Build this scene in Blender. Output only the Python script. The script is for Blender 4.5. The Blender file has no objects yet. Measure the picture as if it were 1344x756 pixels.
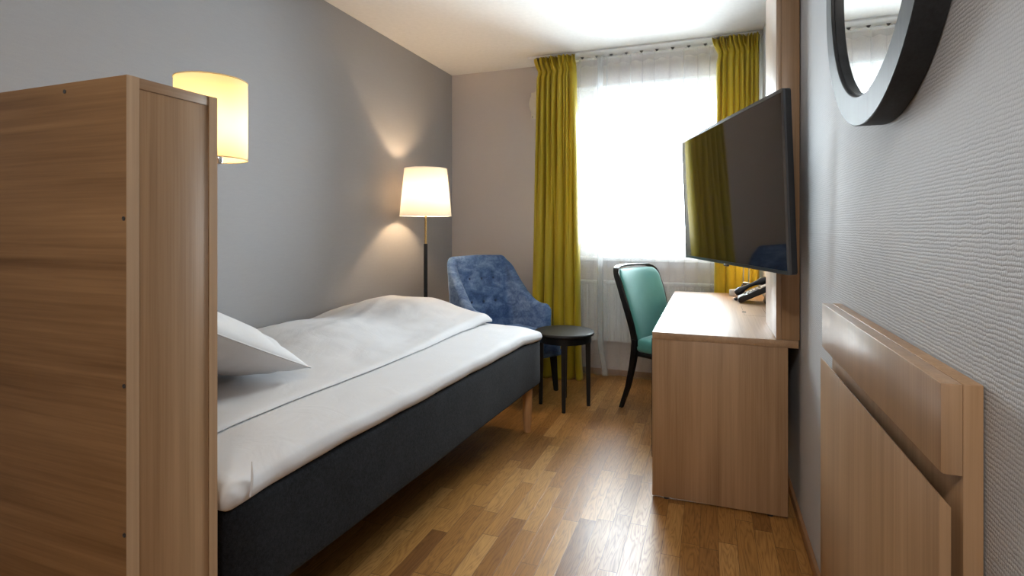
import bpy, bmesh, math, random
from mathutils import Vector, Matrix, noise
R = math.radians
PI = math.pi
random.seed(4)
scene = bpy.context.scene
COL = scene.collection

# ------------------------------------------------------------------ node helpers
class NT:
    def __init__(s, name):
        s.m = bpy.data.materials.new(name); s.m.use_nodes = True
        s.t = s.m.node_tree; s.t.nodes.clear()
        s.out = s.t.nodes.new('ShaderNodeOutputMaterial')
    def n(s, typ, **kw):
        nd = s.t.nodes.new(typ)
        for k, v in kw.items():
            if k == 'ins':
                for i, val in v.items():
                    if isinstance(val, bpy.types.NodeSocket): s.t.links.new(val, nd.inputs[i])
                    else: nd.inputs[i].default_value = val
            else: setattr(nd, k, v)
        return nd
    def math(s, op, a, b=None, c=None):
        ins = {0: a}
        if b is not None: ins[1] = b
        if c is not None: ins[2] = c
        return s.n('ShaderNodeMath', operation=op, ins=ins).outputs[0]
    def mapping(s, scale, loc=(0, 0, 0), rot=(0, 0, 0), src=None):
        src = src or s.n('ShaderNodeTexCoord').outputs['Object']
        return s.n('ShaderNodeMapping', ins={0: src, 'Scale': scale, 'Location': loc, 'Rotation': rot}).outputs[0]
    def noise(s, vec, scale=1., detail=3., rough=.5, dist=0.):
        nd = s.n('ShaderNodeTexNoise', ins={'Vector': vec, 'Scale': scale, 'Detail': detail, 'Roughness': rough, 'Distortion': dist})
        return nd.outputs[0]
    def ramp(s, fac, stops, interp='LINEAR'):
        nd = s.n('ShaderNodeValToRGB', ins={0: fac}); cr = nd.color_ramp; cr.interpolation = interp
        while len(cr.elements) > 1: cr.elements.remove(cr.elements[-1])
        cr.elements[0].position, cr.elements[0].color = stops[0][0], tuple(stops[0][1]) + (1,)
        for p, c in stops[1:]:
            e = cr.elements.new(p); e.color = tuple(c) + (1,)
        return nd.outputs[0]
    def mix(s, fac, a, b, blend='MIX'):
        nd = s.n('ShaderNodeMix', data_type='RGBA', blend_type=blend)
        for i, v in ((0, fac), (6, a), (7, b)):
            if isinstance(v, bpy.types.NodeSocket): s.t.links.new(v, nd.inputs[i])
            else: nd.inputs[i].default_value = v if i == 0 else (tuple(v) + (1,))[:4]
        return nd.outputs[2]
    def bump(s, h, strength=.3, dist=.002, normal=None):
        ins = {'Strength': strength, 'Distance': dist, 'Height': h}
        if normal is not None: ins['Normal'] = normal
        return s.n('ShaderNodeBump', ins=ins).outputs[0]
    def principled(s, color, rough=.5, **kw):
        nd = s.n('ShaderNodeBsdfPrincipled')
        for k, v in dict({'Base Color': color, 'Roughness': rough}, **kw).items():
            if isinstance(v, bpy.types.NodeSocket): s.t.links.new(v, nd.inputs[k])
            else: nd.inputs[k].default_value = (tuple(v) + (1,))[:4] if k in ('Base Color', 'Sheen Tint', 'Emission Color', 'Specular Tint') else v
        return nd.outputs[0]
    def done(s, sh):
        s.t.links.new(sh, s.out.inputs[0]); return s.m

def plain(name, color, rough=.5, **kw):
    t = NT(name)
    v = t.noise(t.mapping((1, 1, 1)), 35, 3)
    c = t.mix(v, [x * .92 for x in color], [min(1, x * 1.06) for x in color])
    return t.done(t.principled(c, rough, **kw))

def wood(name, axis, dark, light, rough=.42, coat=.0, seed=0., fine=1., spec=None, crough=.28):
    """laminate / veneer, grain running along object axis 0,1,2"""
    t = NT(name)
    def sc(al, ac): v = [ac] * 3; v[axis] = al; return tuple(v)
    loc = (seed, seed * 1.7, seed * .6)
    a = t.noise(t.mapping(sc(.55, 9), loc), 1, 4, .55, .6)
    b = t.noise(t.mapping(sc(2.2, 190 * fine), loc), 1, 3, .6)
    c = t.noise(t.mapping(sc(1.2, 38), loc), 1, 4, .6, .4)
    f = t.math('ADD', t.math('MULTIPLY', a, .42), t.math('ADD', t.math('MULTIPLY', b, .26), t.math('MULTIPLY', c, .32)))
    f = t.n('ShaderNodeMapRange', ins={0: f, 1: .36, 2: .64}).outputs[0]
    col = t.ramp(f, [(0, dark), (1, light)])
    nrm = t.bump(b, .06, .001)
    kw = {'Normal': nrm}
    if spec is not None: kw['Specular IOR Level'] = spec
    if coat: kw.update({'Coat Weight': coat, 'Coat Roughness': crough, 'Coat IOR': 1.65})
    return t.done(t.principled(col, rough, **kw))

# ------------------------------------------------------------------ materials
OAK_D, OAK_L = (.265, .152, .074), (.45, .285, .16)
M = {}
M['oak_v'] = wood('oak_vertical', 2, OAK_D, OAK_L, .38)
M['oak_x'] = wood('oak_along_x', 0, (.16, .077, .026), (.37, .205, .088), .45, seed=3.1, fine=.6)
M['oak_y'] = wood('oak_along_y', 1, OAK_D, OAK_L, .5, .6, seed=1.3, crough=.44)
M['oak_gloss'] = wood('oak_satin_vertical', 2, OAK_D, OAK_L, .45, .9, seed=5.)
M['oak_edge'] = wood('oak_edge', 2, (.38, .245, .14), (.53, .36, .22), .4, seed=2.)
M['leg_wood'] = wood('bed_leg_wood', 2, (.46, .25, .11), (.64, .38, .19), .4, seed=7.)
M['base_wood'] = wood('baseboard_wood', 1, (.25, .12, .05), (.38, .2, .09), .4, seed=8.)
M['white_metal'] = plain('white_lacquer', (.75, .76, .77), .35)
M['white_plastic'] = plain('cream_plastic', (.80, .74, .62), .4)
M['frame_white'] = plain('window_frame_white', (.8, .8, .8), .3)
M['black_wood'] = wood('black_wood', 2, (.004, .0045, .005), (.010, .0105, .012), .36, seed=4., spec=.32)
M['mirror_frame'] = wood('mirror_frame_wood', 2, (.006, .007, .0085), (.032, .036, .041), .5, seed=6., spec=.4)
M['black_plastic'] = plain('black_plastic', (.012, .012, .014), .35)
M['bezel'] = plain('bezel_gunmetal', (.10, .103, .11), .3, Metallic=.75)
M['phone'] = plain('telephone_plastic', (.022, .024, .03), .36)
M['phone_key'] = plain('telephone_key', (.5, .5, .52), .4)
M['screen'] = plain('screen_glass', (.012, .012, .0125), .04, **{'Specular IOR Level': 1.})
M['screen'].node_tree.nodes['Principled BSDF'].inputs['IOR'].default_value = 1.5
M['chrome'] = plain('chrome', (.72, .72, .73), .12, Metallic=1.)
M['brass'] = plain('brass', (.72, .5, .22), .22, Metallic=1.)
M['mirror'] = plain('mirror_glass', (.9, .92, .92), .0, Metallic=1.)
M['dark_gap'] = plain('dark_gap', (.01, .008, .006), .7)
M['screw'] = plain('screw_steel', (.12, .12, .12), .35, Metallic=.8)

def mat_floor():
    t = NT('oak_parquet')
    sep = t.n('ShaderNodeSeparateXYZ', ins={0: t.n('ShaderNodeTexCoord').outputs['Object']})
    x, y = sep.outputs[0], sep.outputs[1]
    u = t.math('DIVIDE', t.math('ADD', x, 10.02), .067)
    i = t.math('FLOOR', u); fu = t.math('FRACT', u)
    r1 = t.n('ShaderNodeTexWhiteNoise', noise_dimensions='1D', ins={'W': i}).outputs[0]
    v = t.math('ADD', t.math('DIVIDE', y, t.math('ADD', .36, t.math('MULTIPLY', r1, .16))), t.math('MULTIPLY', r1, 17.3))
    v = t.math('ADD', v, 30.)
    j = t.math('FLOOR', v); fv = t.math('FRACT', v)
    cmb = t.n('ShaderNodeCombineXYZ', ins={0: i, 1: j}).outputs[0]
    wn = t.n('ShaderNodeTexWhiteNoise', noise_dimensions='2D', ins={'Vector': cmb})
    rc = wn.outputs[0]
    base = t.ramp(rc, [(0, (.18, .076, .022)), (.04, (.27, .122, .032)), (.35, (.335, .160, .042)), (.75, (.39, .195, .056)), (1, (.48, .265, .09))])
    off = t.math('MULTIPLY', rc, 53.)
    gv = t.n('ShaderNodeCombineXYZ', ins={0: t.math('MULTIPLY', x, 26.), 1: t.math('MULTIPLY', y, 2.6), 2: off}).outputs[0]
    g1 = t.noise(gv, 1, 2, .5, .3)
    rings = t.math('FRACT', t.math('MULTIPLY', g1, 11.))
    rings = t.math('ABSOLUTE', t.math('SUBTRACT', rings, .5))
    rings = t.math('MULTIPLY', rings, 2.)
    gv2 = t.n('ShaderNodeCombineXYZ', ins={0: t.math('MULTIPLY', x, 260.), 1: t.math('MULTIPLY', y, 7.), 2: off}).outputs[0]
    g2 = t.noise(gv2, 1, 3, .6)
    gg = t.math('ADD', t.math('MULTIPLY', rings, .5), t.math('MULTIPLY', g2, .6))
    shade = t.ramp(gg, [(.15, (.56, .48, .42)), (.5, (.93, .91, .88)), (.95, (1.14, 1.14, 1.14))])
    col = t.mix(1., base, shade, 'MULTIPLY')
    # joints
    eu = t.math('MINIMUM', fu, t.math('SUBTRACT', 1., fu))
    ev = t.math('MINIMUM', fv, t.math('SUBTRACT', 1., fv))
    su = t.n('ShaderNodeMapRange', ins={0: eu, 1: .004, 2: .016}).outputs[0]
    sv = t.n('ShaderNodeMapRange', ins={0: ev, 1: .0012, 2: .004}).outputs[0]
    seam = t.math('MINIMUM', su, sv)
    col = t.mix(seam, (.09, .04, .015), col)
    h = t.math('ADD', t.math('MULTIPLY', seam, .8), t.math('MULTIPLY', g2, .25))
    h = t.math('ADD', h, t.math('MULTIPLY', t.noise(t.mapping((9, 2.5, 1)), 1, 2), .5))
    nrm = t.bump(h, .22, .0012)
    rgh = t.n('ShaderNodeMapRange', ins={0: gg, 3: .42, 4: .29}).outputs[0]
    return t.done(t.principled(col, rgh, Normal=nrm, **{'Specular IOR Level': .4, 'Coat Weight': .05, 'Coat Roughness': .2}))
M['floor'] = mat_floor()

def mat_wall(name, c1, c2, horiz, strength, dist):
    t = NT(name)
    big = t.noise(t.mapping((1, 1, 1)), 1.3, 3)
    if horiz == 'ribs':
        sep = t.n('ShaderNodeSeparateXYZ', ins={0: t.n('ShaderNodeTexCoord').outputs['Object']})
        y, z = sep.outputs[1], sep.outputs[2]
        wob = t.noise(t.mapping((1, 26, 70)), 1, 2)
        zz = t.math('ADD', t.math('MULTIPLY', z, 1 / .0066), t.math('ADD', t.math('MULTIPLY', wob, .8), t.math('MULTIPLY', t.noise(t.mapping((1, 120, 60)), 1, 1), .6)))
        row = t.math('FLOOR', zz)
        rp = t.math('ABSOLUTE', t.math('SINE', t.math('MULTIPLY', zz, PI)))
        rr = t.n('ShaderNodeTexWhiteNoise', noise_dimensions='1D', ins={'W': row}).outputs[0]
        yy = t.math('ADD', t.math('MULTIPLY', y, 1 / .0048), t.math('ADD', t.math('MULTIPLY', rr, 9.), t.math('MULTIPLY', wob, 2.)))
        bp = t.math('ABSOLUTE', t.math('SINE', t.math('MULTIPLY', yy, PI)))
        fn = t.noise(t.mapping((1, 330, 420)), 1, 2, .6)
        md = t.noise(t.mapping((1, 45, 130)), 1, 2)
        h = t.math('ADD', t.math('MULTIPLY', rp, .42), t.math('ADD', t.math('MULTIPLY', bp, .2), t.math('ADD', t.math('MULTIPLY', fn, .5), t.math('MULTIPLY', md, .25))))
    else:
        h1 = t.noise(t.mapping((240, 240, 240)), 1, 2, .5)
        h3 = t.noise(t.mapping((20, 20, 160)), 1, 2)
        h = t.math('ADD', t.math('MULTIPLY', h1, .7), t.math('MULTIPLY', h3, .5))
    f = t.math('ADD', t.math('MULTIPLY', big, .4), t.math('MULTIPLY', h, .5))
    col = t.mix(f, c1, c2)
    return t.done(t.principled(col, .62, Normal=t.bump(h, strength, dist), **{'Specular IOR Level': .35}))
M['wall_left'] = mat_wall('grey_wallpaper', (.30, .297, .302), (.40, .395, .40), 'fine', .12, .0012)
M['wall_back'] = mat_wall('taupe_wallpaper', (.58, .53, .508), (.68, .625, .60), 'fine', .12, .0012)
M['wall_right'] = mat_wall('woven_wallpaper', (.37, .378, .395), (.60, .612, .632), 'ribs', .5, .0022)
M['ceiling'] = plain('ceiling_paint', (.82, .81, .79), .8)
M['wall_white'] = plain('reveal_white', (.74, .74, .74), .7)

def mat_fabric(name, c1, c2, scale=700, rough=.9, sheen=.1, bumps=.25, spec=.2):
    t = NT(name)
    a = t.noise(t.mapping((1, 1, 1)), scale, 2, .7)
    b = t.noise(t.mapping((1, 1, 1)), 14, 3)
    f = t.math('ADD', t.math('MULTIPLY', a, .65), t.math('MULTIPLY', b, .35))
    f = t.n('ShaderNodeMapRange', ins={0: f, 1: .3, 2: .7}).outputs[0]
    col = t.mix(f, c1, c2)
    return t.done(t.principled(col, rough, Normal=t.bump(a, bumps, .0012), **{'Sheen Weight': sheen, 'Specular IOR Level': spec}))
def mat_charcoal():
    t = NT('charcoal_weave')
    a = t.noise(t.mapping((420, 420, 420)), 1, 2, .7)
    c = t.noise(t.mapping((110, 110, 110)), 1, 3, .7)
    b = t.noise(t.mapping((7, 7, 7)), 1, 3)
    f = t.math('ADD', t.math('MULTIPLY', a, .35), t.math('ADD', t.math('MULTIPLY', b, .2), t.math('MULTIPLY', c, .45)))
    f = t.n('ShaderNodeMapRange', ins={0: f, 1: .36, 2: .66}).outputs[0]
    col = t.mix(f, (.002, .0024, .003), (.023, .0255, .032))
    return t.done(t.principled(col, .95, Normal=t.bump(c, .4, .0015), **{'Sheen Weight': .05, 'Specular IOR Level': .15}))
M['charcoal'] = mat_charcoal()
def mat_linen():
    t = NT('white_bed_linen')
    a = t.noise(t.mapping((900, 900, 900)), 1, 2, .6)
    w = t.noise(t.mapping((5, 5, 5)), 1, 4, .55, 1.4)
    w = t.math('ABSOLUTE', t.math('SUBTRACT', w, .5))
    w2 = t.noise(t.mapping((22, 9, 14), rot=(0, 0, .5)), 1, 3, .5, .6)
    col = t.mix(a, (.64, .645, .66), (.70, .70, .715))
    n1 = t.bump(t.math('ADD', w, t.math('MULTIPLY', w2, .3)), .2, .012)
    return t.done(t.principled(col, .78, Normal=t.bump(a, .05, .0008, n1), **{'Sheen Weight': .12, 'Specular IOR Level': .2}))
M['linen'] = mat_linen()
M['teal'] = mat_fabric('teal_upholstery', (.085, .32, .30), (.115, .40, .375), 900, .55, .4, .08)

def mat_velvet():
    t = NT('blue_velvet')
    a = t.noise(t.mapping((1, 1, 1.6)), 9, 5, .62, .8)
    b = t.noise(t.mapping((1, 1, 1)), 60, 3, .6)
    f = t.math('ADD', t.math('MULTIPLY', a, .75), t.math('MULTIPLY', b, .25))
    col = t.ramp(f, [(.3, (.03, .065, .16)), (.46, (.065, .13, .29)), (.58, (.14, .235, .44)), (.72, (.23, .35, .57))])
    return t.done(t.principled(col, .75, Normal=t.bump(b, .1, .001),
                  **{'Sheen Weight': .9, 'Sheen Roughness': .32, 'Sheen Tint': (.45, .65, 1.), 'Specular IOR Level': .2}))
M['velvet'] = mat_velvet()
M['velvet_button'] = mat_fabric('velvet_button', (.02, .04, .1), (.04, .075, .16), 300, .8, .3)

def mat_curtain():
    t = NT('mustard_satin')
    a = t.noise(t.mapping((260, 260, 30)), 1, 2, .6)
    col = t.mix(a, (.45, .335, .014), (.58, .45, .03))
    p = t.principled(col, .42, Normal=t.bump(a, .05, .001), **{'Sheen Weight': .35, 'Sheen Tint': (1, .9, .4), 'Specular IOR Level': .45})
    tr = t.n('ShaderNodeBsdfTranslucent', ins={0: (.75, .56, .02, 1)}).outputs[0]
    return t.done(t.n('ShaderNodeMixShader', ins={0: .16, 1: p, 2: tr}).outputs[0])
M['curtain'] = mat_curtain()

def mat_sheer():
    t = NT('white_voile')
    w = t.noise(t.mapping((500, 500, 500)), 1, 2)
    fac = t.n('ShaderNodeMapRange', ins={0: w, 3: .22, 4: .32}).outputs[0]
    d = t.n('ShaderNodeBsdfDiffuse', ins={0: (.86, .88, .9, 1)}).outputs[0]
    tl = t.n('ShaderNodeBsdfTranslucent', ins={0: (.86, .88, .9, 1)}).outputs[0]
    dt = t.n('ShaderNodeMixShader', ins={0: .5, 1: d, 2: tl}).outputs[0]
    tp = t.n('ShaderNodeBsdfTransparent').outputs[0]
    return t.done(t.n('ShaderNodeMixShader', ins={0: fac, 1: tp, 2: dt}).outputs[0])
M['sheer'] = mat_sheer()

def mat_shade(name, c, tc, glow):
    t = NT(name)
    w = t.noise(t.mapping((300, 300, 300)), 1, 2)
    d = t.n('ShaderNodeBsdfDiffuse', ins={0: tuple(c) + (1,), 'Normal': t.bump(w, .1, .001)}).outputs[0]
    tl = t.n('ShaderNodeBsdfTranslucent', ins={0: tuple(tc) + (1,)}).outputs[0]
    return t.done(t.n('ShaderNodeMixShader', ins={0: glow, 1: d, 2: tl}).outputs[0])
M['shade_white'] = mat_shade('white_lampshade', (.85, .82, .78), (.75, .68, .60), .15)
M['shade_cream'] = mat_shade('cream_lampshade', (.85, .80, .66), (.85, .73, .46), .55)

def mat_emit(name, c, s):
    t = NT(name)
    return t.done(t.n('ShaderNodeEmission', ins={0: tuple(c) + (1,), 1: s}).outputs[0])

def mat_glass():
    t = NT('window_glass')
    fr = t.n('ShaderNodeFresnel', ins={0: 1.45}).outputs[0]
    tp = t.n('ShaderNodeBsdfTransparent', ins={0: (.96, .98, .98, 1)}).outputs[0]
    gl = t.n('ShaderNodeBsdfGlossy', ins={'Roughness': .01}).outputs[0]
    return t.done(t.n('ShaderNodeMixShader', ins={0: fr, 1: tp, 2: gl}).outputs[0])
M['glass'] = mat_glass()

# ------------------------------------------------------------------ object helpers
def empty(name, loc, rz=0., label=None, cat=None, group=None):
    o = bpy.data.objects.new(name, None); COL.objects.link(o)
    o.empty_display_size = .1
    o.location = loc; o.rotation_euler = (0, 0, rz)
    if label: o['label'] = label
    if cat: o['category'] = cat
    if group: o['group'] = group
    return o

def link(name, bm, mat, parent=None, smooth=35, loc=None, label=None, cat=None, rot=None):
    bmesh.ops.recalc_face_normals(bm, faces=bm.faces)
    me = bpy.data.meshes.new(name); bm.to_mesh(me); bm.free()
    mats = mat if isinstance(mat, (list, tuple)) else [mat]
    for m in mats: me.materials.append(M[m] if isinstance(m, str) else m)
    if smooth:
        me.shade_smooth()
        if smooth < 180: me.set_sharp_from_angle(angle=R(smooth))
    o = bpy.data.objects.new(name, me); COL.objects.link(o)
    if parent is not None: o.parent = parent
    if loc is not None: o.location = loc
    if rot is not None: o.rotation_euler = rot
    if label: o['label'] = label
    if cat: o['category'] = cat
    return o

def structure(o):
    o['kind'] = 'structure'; return o

def box(x0, x1, y0, y1, z0, z1, bev=0., seg=2, bm=None):
    bm = bm or bmesh.new()
    r = bmesh.ops.create_cube(bm, size=1.)
    vs = r['verts']
    for v in vs:
        v.co = Vector((x0 + (v.co.x + .5) * (x1 - x0), y0 + (v.co.y + .5) * (y1 - y0), z0 + (v.co.z + .5) * (z1 - z0)))
    if bev:
        es = list({e for v in vs for e in v.link_edges})
        bmesh.ops.bevel(bm, geom=es, offset=bev, segments=seg, affect='EDGES', profile=.5)
    return bm

def prism(pts, axis, a, b, bev=0., bm=None):
    """pts 2-D polygon extruded along axis from a to b (axis 'x': pts=(y,z); 'y': (x,z); 'z': (x,y))"""
    bm = bm or bmesh.new()
    def mk(p, t):
        return {'x': (t, p[0], p[1]), 'y': (p[0], t, p[1]), 'z': (p[0], p[1], t)}[axis]
    A = [bm.verts.new(mk(p, a)) for p in pts]; B = [bm.verts.new(mk(p, b)) for p in pts]
    n = len(pts)
    fs = [bm.faces.new(A), bm.faces.new(B[::-1])]
    for i in range(n): fs.append(bm.faces.new((A[i], B[i], B[(i + 1) % n], A[(i + 1) % n])))
    bmesh.ops.recalc_face_normals(bm, faces=bm.faces)
    if bev:
        es = list({e for v in A + B for e in v.link_edges})
        bmesh.ops.bevel(bm, geom=es, offset=bev, segments=2, affect='EDGES', profile=.5)
    return bm

def lathe(prof, n=48, c=(0, 0, 0), bm=None, caps=True):
    """prof list of (r,z) bottom to top"""
    bm = bm or bmesh.new(); rings = []
    for r, z in prof:
        if r < 1e-6: rings.append([bm.verts.new((c[0], c[1], c[2] + z))])
        else: rings.append([bm.verts.new((c[0] + r * math.cos(2 * PI * k / n), c[1] + r * math.sin(2 * PI * k / n), c[2] + z)) for k in range(n)])
    for A, B in zip(rings, rings[1:]):
        for k in range(n):
            a0, a1 = A[k % len(A)], A[(k + 1) % len(A)]; b0, b1 = B[k % len(B)], B[(k + 1) % len(B)]
            vs = []
            for v in (a0, a1, b1, b0):
                if v not in vs: vs.append(v)
            if len(vs) > 2: bm.faces.new(vs)
    if caps:
        for ring in (rings[0], rings[-1]):
            if len(ring) > 2: bm.faces.new(ring)
    return bm

def tube(pts, rad, n=12, bm=None, closed=False, flat=None):
    """round (or flat=(w,h)) tube along points; rad float or list"""
    bm = bm or bmesh.new(); pts = [Vector(p) for p in pts]; N = len(pts)
    rads = rad if isinstance(rad, (list, tuple)) else [rad] * N
    rings = []; up = None
    for i, p in enumerate(pts):
        if closed: t = pts[(i + 1) % N] - pts[i - 1]
        else: t = pts[min(i + 1, N - 1)] - pts[max(i - 1, 0)]
        t.normalize()
        if up is None:
            up = Vector((0, 0, 1)) if abs(t.z) < .9 else Vector((1, 0, 0))
        s = t.cross(up).normalized(); up = s.cross(t).normalized()
        rings.append([bm.verts.new(p + rads[i] * (math.cos(2 * PI * k / n + PI / n) * s + math.sin(2 * PI * k / n + PI / n) * up)) for k in range(n)])
    pairs = list(zip(rings, rings[1:])) + ([(rings[-1], rings[0])] if closed else [])
    for A, B in pairs:
        for k in range(n): bm.faces.new((A[k], A[(k + 1) % n], B[(k + 1) % n], B[k]))
    if not closed:
        bm.faces.new(rings[0]); bm.faces.new(rings[-1])
    return bm

def rbox(sx, sy, sz, r, seg=(10, 10, 4), c=(0, 0, 0), fn=None):
    """rounded box with dense faces, optional displacement fn(Vector)->Vector (about its centre)"""
    bm = bmesh.new(); cache = {}
    hx, hy, hz = sx / 2, sy / 2, sz / 2
    def coords(h, n):
        k = 3; inner = [-(h - r) + 2 * (h - r) * i / n for i in range(n + 1)]
        lo = [-h + r * (1 - math.cos(PI / 2 * i / k)) for i in range(k)]
        return lo + inner + [-v for v in lo[::-1]]
    X, Y, Z = coords(hx, seg[0]), coords(hy, seg[1]), coords(hz, seg[2])
    def vert(x, y, z):
        key = (round(x, 6), round(y, 6), round(z, 6))
        if key not in cache:
            p = Vector((x, y, z))
            q = Vector((max(-hx + r, min(hx - r, x)), max(-hy + r, min(hy - r, y)), max(-hz + r, min(hz - r, z))))
            d = p - q
            if d.length > 1e-9: p = q + d.normalized() * r
            if fn: p = fn(p)
            cache[key] = bm.verts.new(p + Vector(c))
        return cache[key]
    def face(*v):
        try: bm.faces.new(v)
        except ValueError: pass
    for zz in (Z[0], Z[-1]):
        for i in range(len(X) - 1):
            for j in range(len(Y) - 1):
                face(vert(X[i], Y[j], zz), vert(X[i + 1], Y[j], zz), vert(X[i + 1], Y[j + 1], zz), vert(X[i], Y[j + 1], zz))
    for yy in (Y[0], Y[-1]):
        for i in range(len(X) - 1):
            for j in range(len(Z) - 1):
                face(vert(X[i], yy, Z[j]), vert(X[i + 1], yy, Z[j]), vert(X[i + 1], yy, Z[j + 1]), vert(X[i], yy, Z[j + 1]))
    for xx in (X[0], X[-1]):
        for i in range(len(Y) - 1):
            for j in range(len(Z) - 1):
                face(vert(xx, Y[i], Z[j]), vert(xx, Y[i + 1], Z[j]), vert(xx, Y[i + 1], Z[j + 1]), vert(xx, Y[i], Z[j + 1]))
    return bm

def grid_surface(f, nu, nv, bm=None):
    bm = bm or bmesh.new()
    V = [[bm.verts.new(f(i / nu, j / nv)) for j in range(nv + 1)] for i in range(nu + 1)]
    for i in range(nu):
        for j in range(nv): bm.faces.new((V[i][j], V[i + 1][j], V[i + 1][j + 1], V[i][j + 1]))
    return bm

def sstep(a, b, x):
    t = max(0., min(1., (x - a) / (b - a))); return t * t * (3 - 2 * t)

def tapered_leg(top, bot, wt, wb, bm=None, rz=0., n=4):
    """straight tapering leg from top point to bottom point; n=4 square, else round"""
    bm = bm or bmesh.new(); rings = []
    for p, w in ((top, wt), (bot, wb)):
        k = w / 2 * (math.sqrt(2) if n == 4 else 1)
        rings.append([bm.verts.new((p[0] + k * math.cos(rz + 2 * PI * (i + .5) / n), p[1] + k * math.sin(rz + 2 * PI * (i + .5) / n), p[2])) for i in range(n)])
    A, B = rings
    for i in range(n): bm.faces.new((A[i], A[(i + 1) % n], B[(i + 1) % n], B[i]))
    bm.faces.new(A); bm.faces.new(B[::-1])
    if n == 4:
        bmesh.ops.recalc_face_normals(bm, faces=bm.faces)
        bmesh.ops.bevel(bm, geom=list(bm.edges), offset=min(wt, wb) * .12, segments=2, affect='EDGES')
    return bm

# ------------------------------------------------------------------ room dimensions
XL, XR, YB, YF, H = -2.22, .349, 4.43, -1.9, 2.6
structure(link('floor', box(XL - .15, XR + .15, YF - .15, YB + .35, -.1, 0), 'floor', smooth=0))
structure(link('ceiling', box(XL - .15, XR + .15, YF - .15, YB + .35, H, H + .1), 'ceiling', smooth=0))
structure(link('wall_left', box(XL - .15, XL, YF - .15, YB + .35, 0, H), 'wall_left', smooth=0))
structure(link('wall_right', box(XR, XR + .15, YF - .15, YB + .35, 0, H), 'wall_right', smooth=0))
structure(link('wall_front', box(XL, XR, YF - .15, YF, 0, H), 'wall_back', smooth=0))
WX0, WX1, WZ0, WZ1 = -1.09, .27, .96, 2.39
bm = bmesh.new()
box(XL, WX0, YB, YB + .35, 0, H, bm=bm); box(WX1, XR, YB, YB + .35, 0, H, bm=bm)
box(WX0, WX1, YB, YB + .35, 0, WZ0, bm=bm); box(WX0, WX1, YB, YB + .35, WZ1, H, bm=bm)
structure(link('wall_back', bm, 'wall_back', smooth=0))
structure(link('baseboard_right', box(XR - .014, XR, YF, YB, 0, .043, .003), 'base_wood'))
structure(link('baseboard_back', box(XL, XR - .014, YB - .014, YB, 0, .043, .003), 'base_wood'))
structure(link('baseboard_left', box(XL, XL + .014, YF, YB - .014, 0, .043, .003), 'base_wood'))

# window in a deep reveal
w = structure(empty('window_1', (WX0, YB + .12, WZ0)))
def wbox(name, x0, x1, y0, y1, z0, z1, mat, bev=.004):
    return structure(link(name, box(x0 - WX0, x1 - WX0, y0 - YB - .12, y1 - YB - .12, z0 - WZ0, z1 - WZ0, bev), mat, w))
fy0, fy1 = YB + .12, YB + .19
bm = bmesh.new(); o = (WX0, YB + .12, WZ0)
for a in ((WX0, WX1, WZ0, WZ0 + .07), (WX0, WX1, WZ1 - .10, WZ1), (WX0, WX0 + .06, WZ0 + .07, WZ1 - .10), (WX1 - .06, WX1, WZ0 + .07, WZ1 - .10)):
    box(a[0] - WX0, a[1] - WX0, 0, .07, a[2] - WZ0, a[3] - WZ0, .004, bm=bm)
structure(link('window_frame', bm, 'frame_white', w))
bm = bmesh.new()
for a in ((WX0 + .06, WX1 - .06, WZ0 + .07, WZ0 + .12), (WX0 + .06, WX1 - .06, WZ1 - .17, WZ1 - .10), (WX0 + .06, WX0 + .11, WZ0 + .12, WZ1 - .17), (WX1 - .11, WX1 - .06, WZ0 + .12, WZ1 - .17)):
    box(a[0] - WX0, a[1] - WX0, .005, .05, a[2] - WZ0, a[3] - WZ0, .004, bm=bm)
structure(link('window_sash', bm, 'frame_white', w))
wbox('window_pane', WX0 + .10, WX1 - .10, YB + .145, YB + .149, WZ0 + .11, WZ1 - .16, 'glass', 0)
wbox('window_reveal', WX0 - .0, WX1, YB + .001, YB + .119, WZ1 - .012, WZ1, 'wall_white', 0)
wbox('window_sill', WX0 - .02, WX1 + .0, YB - .05, YB + .119, WZ0 - .025, WZ0 + .004, 'frame_white', .005)

# ------------------------------------------------------------------ radiator below the window
def radiator():
    x0, x1, y0, y1, z0, z1 = -1.04, .06, 4.355, 4.415, .285, .775
    r = empty('radiator', (x0, y1, 0), 0, 'white ribbed panel radiator on the wall under the window, seen through the sheer curtain', 'radiator')
    L = x1 - x0
    n = 20; pts = []
    for k in range(n):
        a = k * L / n; d = L / n
        pts += [(a, 0), (a + .10 * d, .012), (a + .62 * d, .012), (a + .72 * d, 0)]
    pts.append((L, 0))
    prof = [(p[0], y0 - y1 + .012 - p[1]) for p in pts] + [(L, y0 - y1 + .03), (0, y0 - y1 + .03)]
    link('heating_panel', prism(prof, 'z', z0, z1 - .03), 'white_metal', r, smooth=0)
    link('top_grille', box(0, L, y0 - y1 + .001, -.002, z1 - .03, z1, .006), 'white_metal', r)
    link('rear_panel', box(.01, L - .01, -.028, -.0005, z0 + .01, z1 - .03), 'white_metal', r)
    link('valve', tube([(L + .0, -.03, z1 - .06), (L + .05, -.03, z1 - .06), (L + .10, -.03, z1 - .06)], [.012, .022, .022], 16), 'white_metal', r)
    link('pipe', tube([(L + .03, -.03, z1 - .07), (L + .03, -.03, .4), (L + .03, -.03, 0.)], .008, 10), 'white_metal', r)
radiator()

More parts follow.
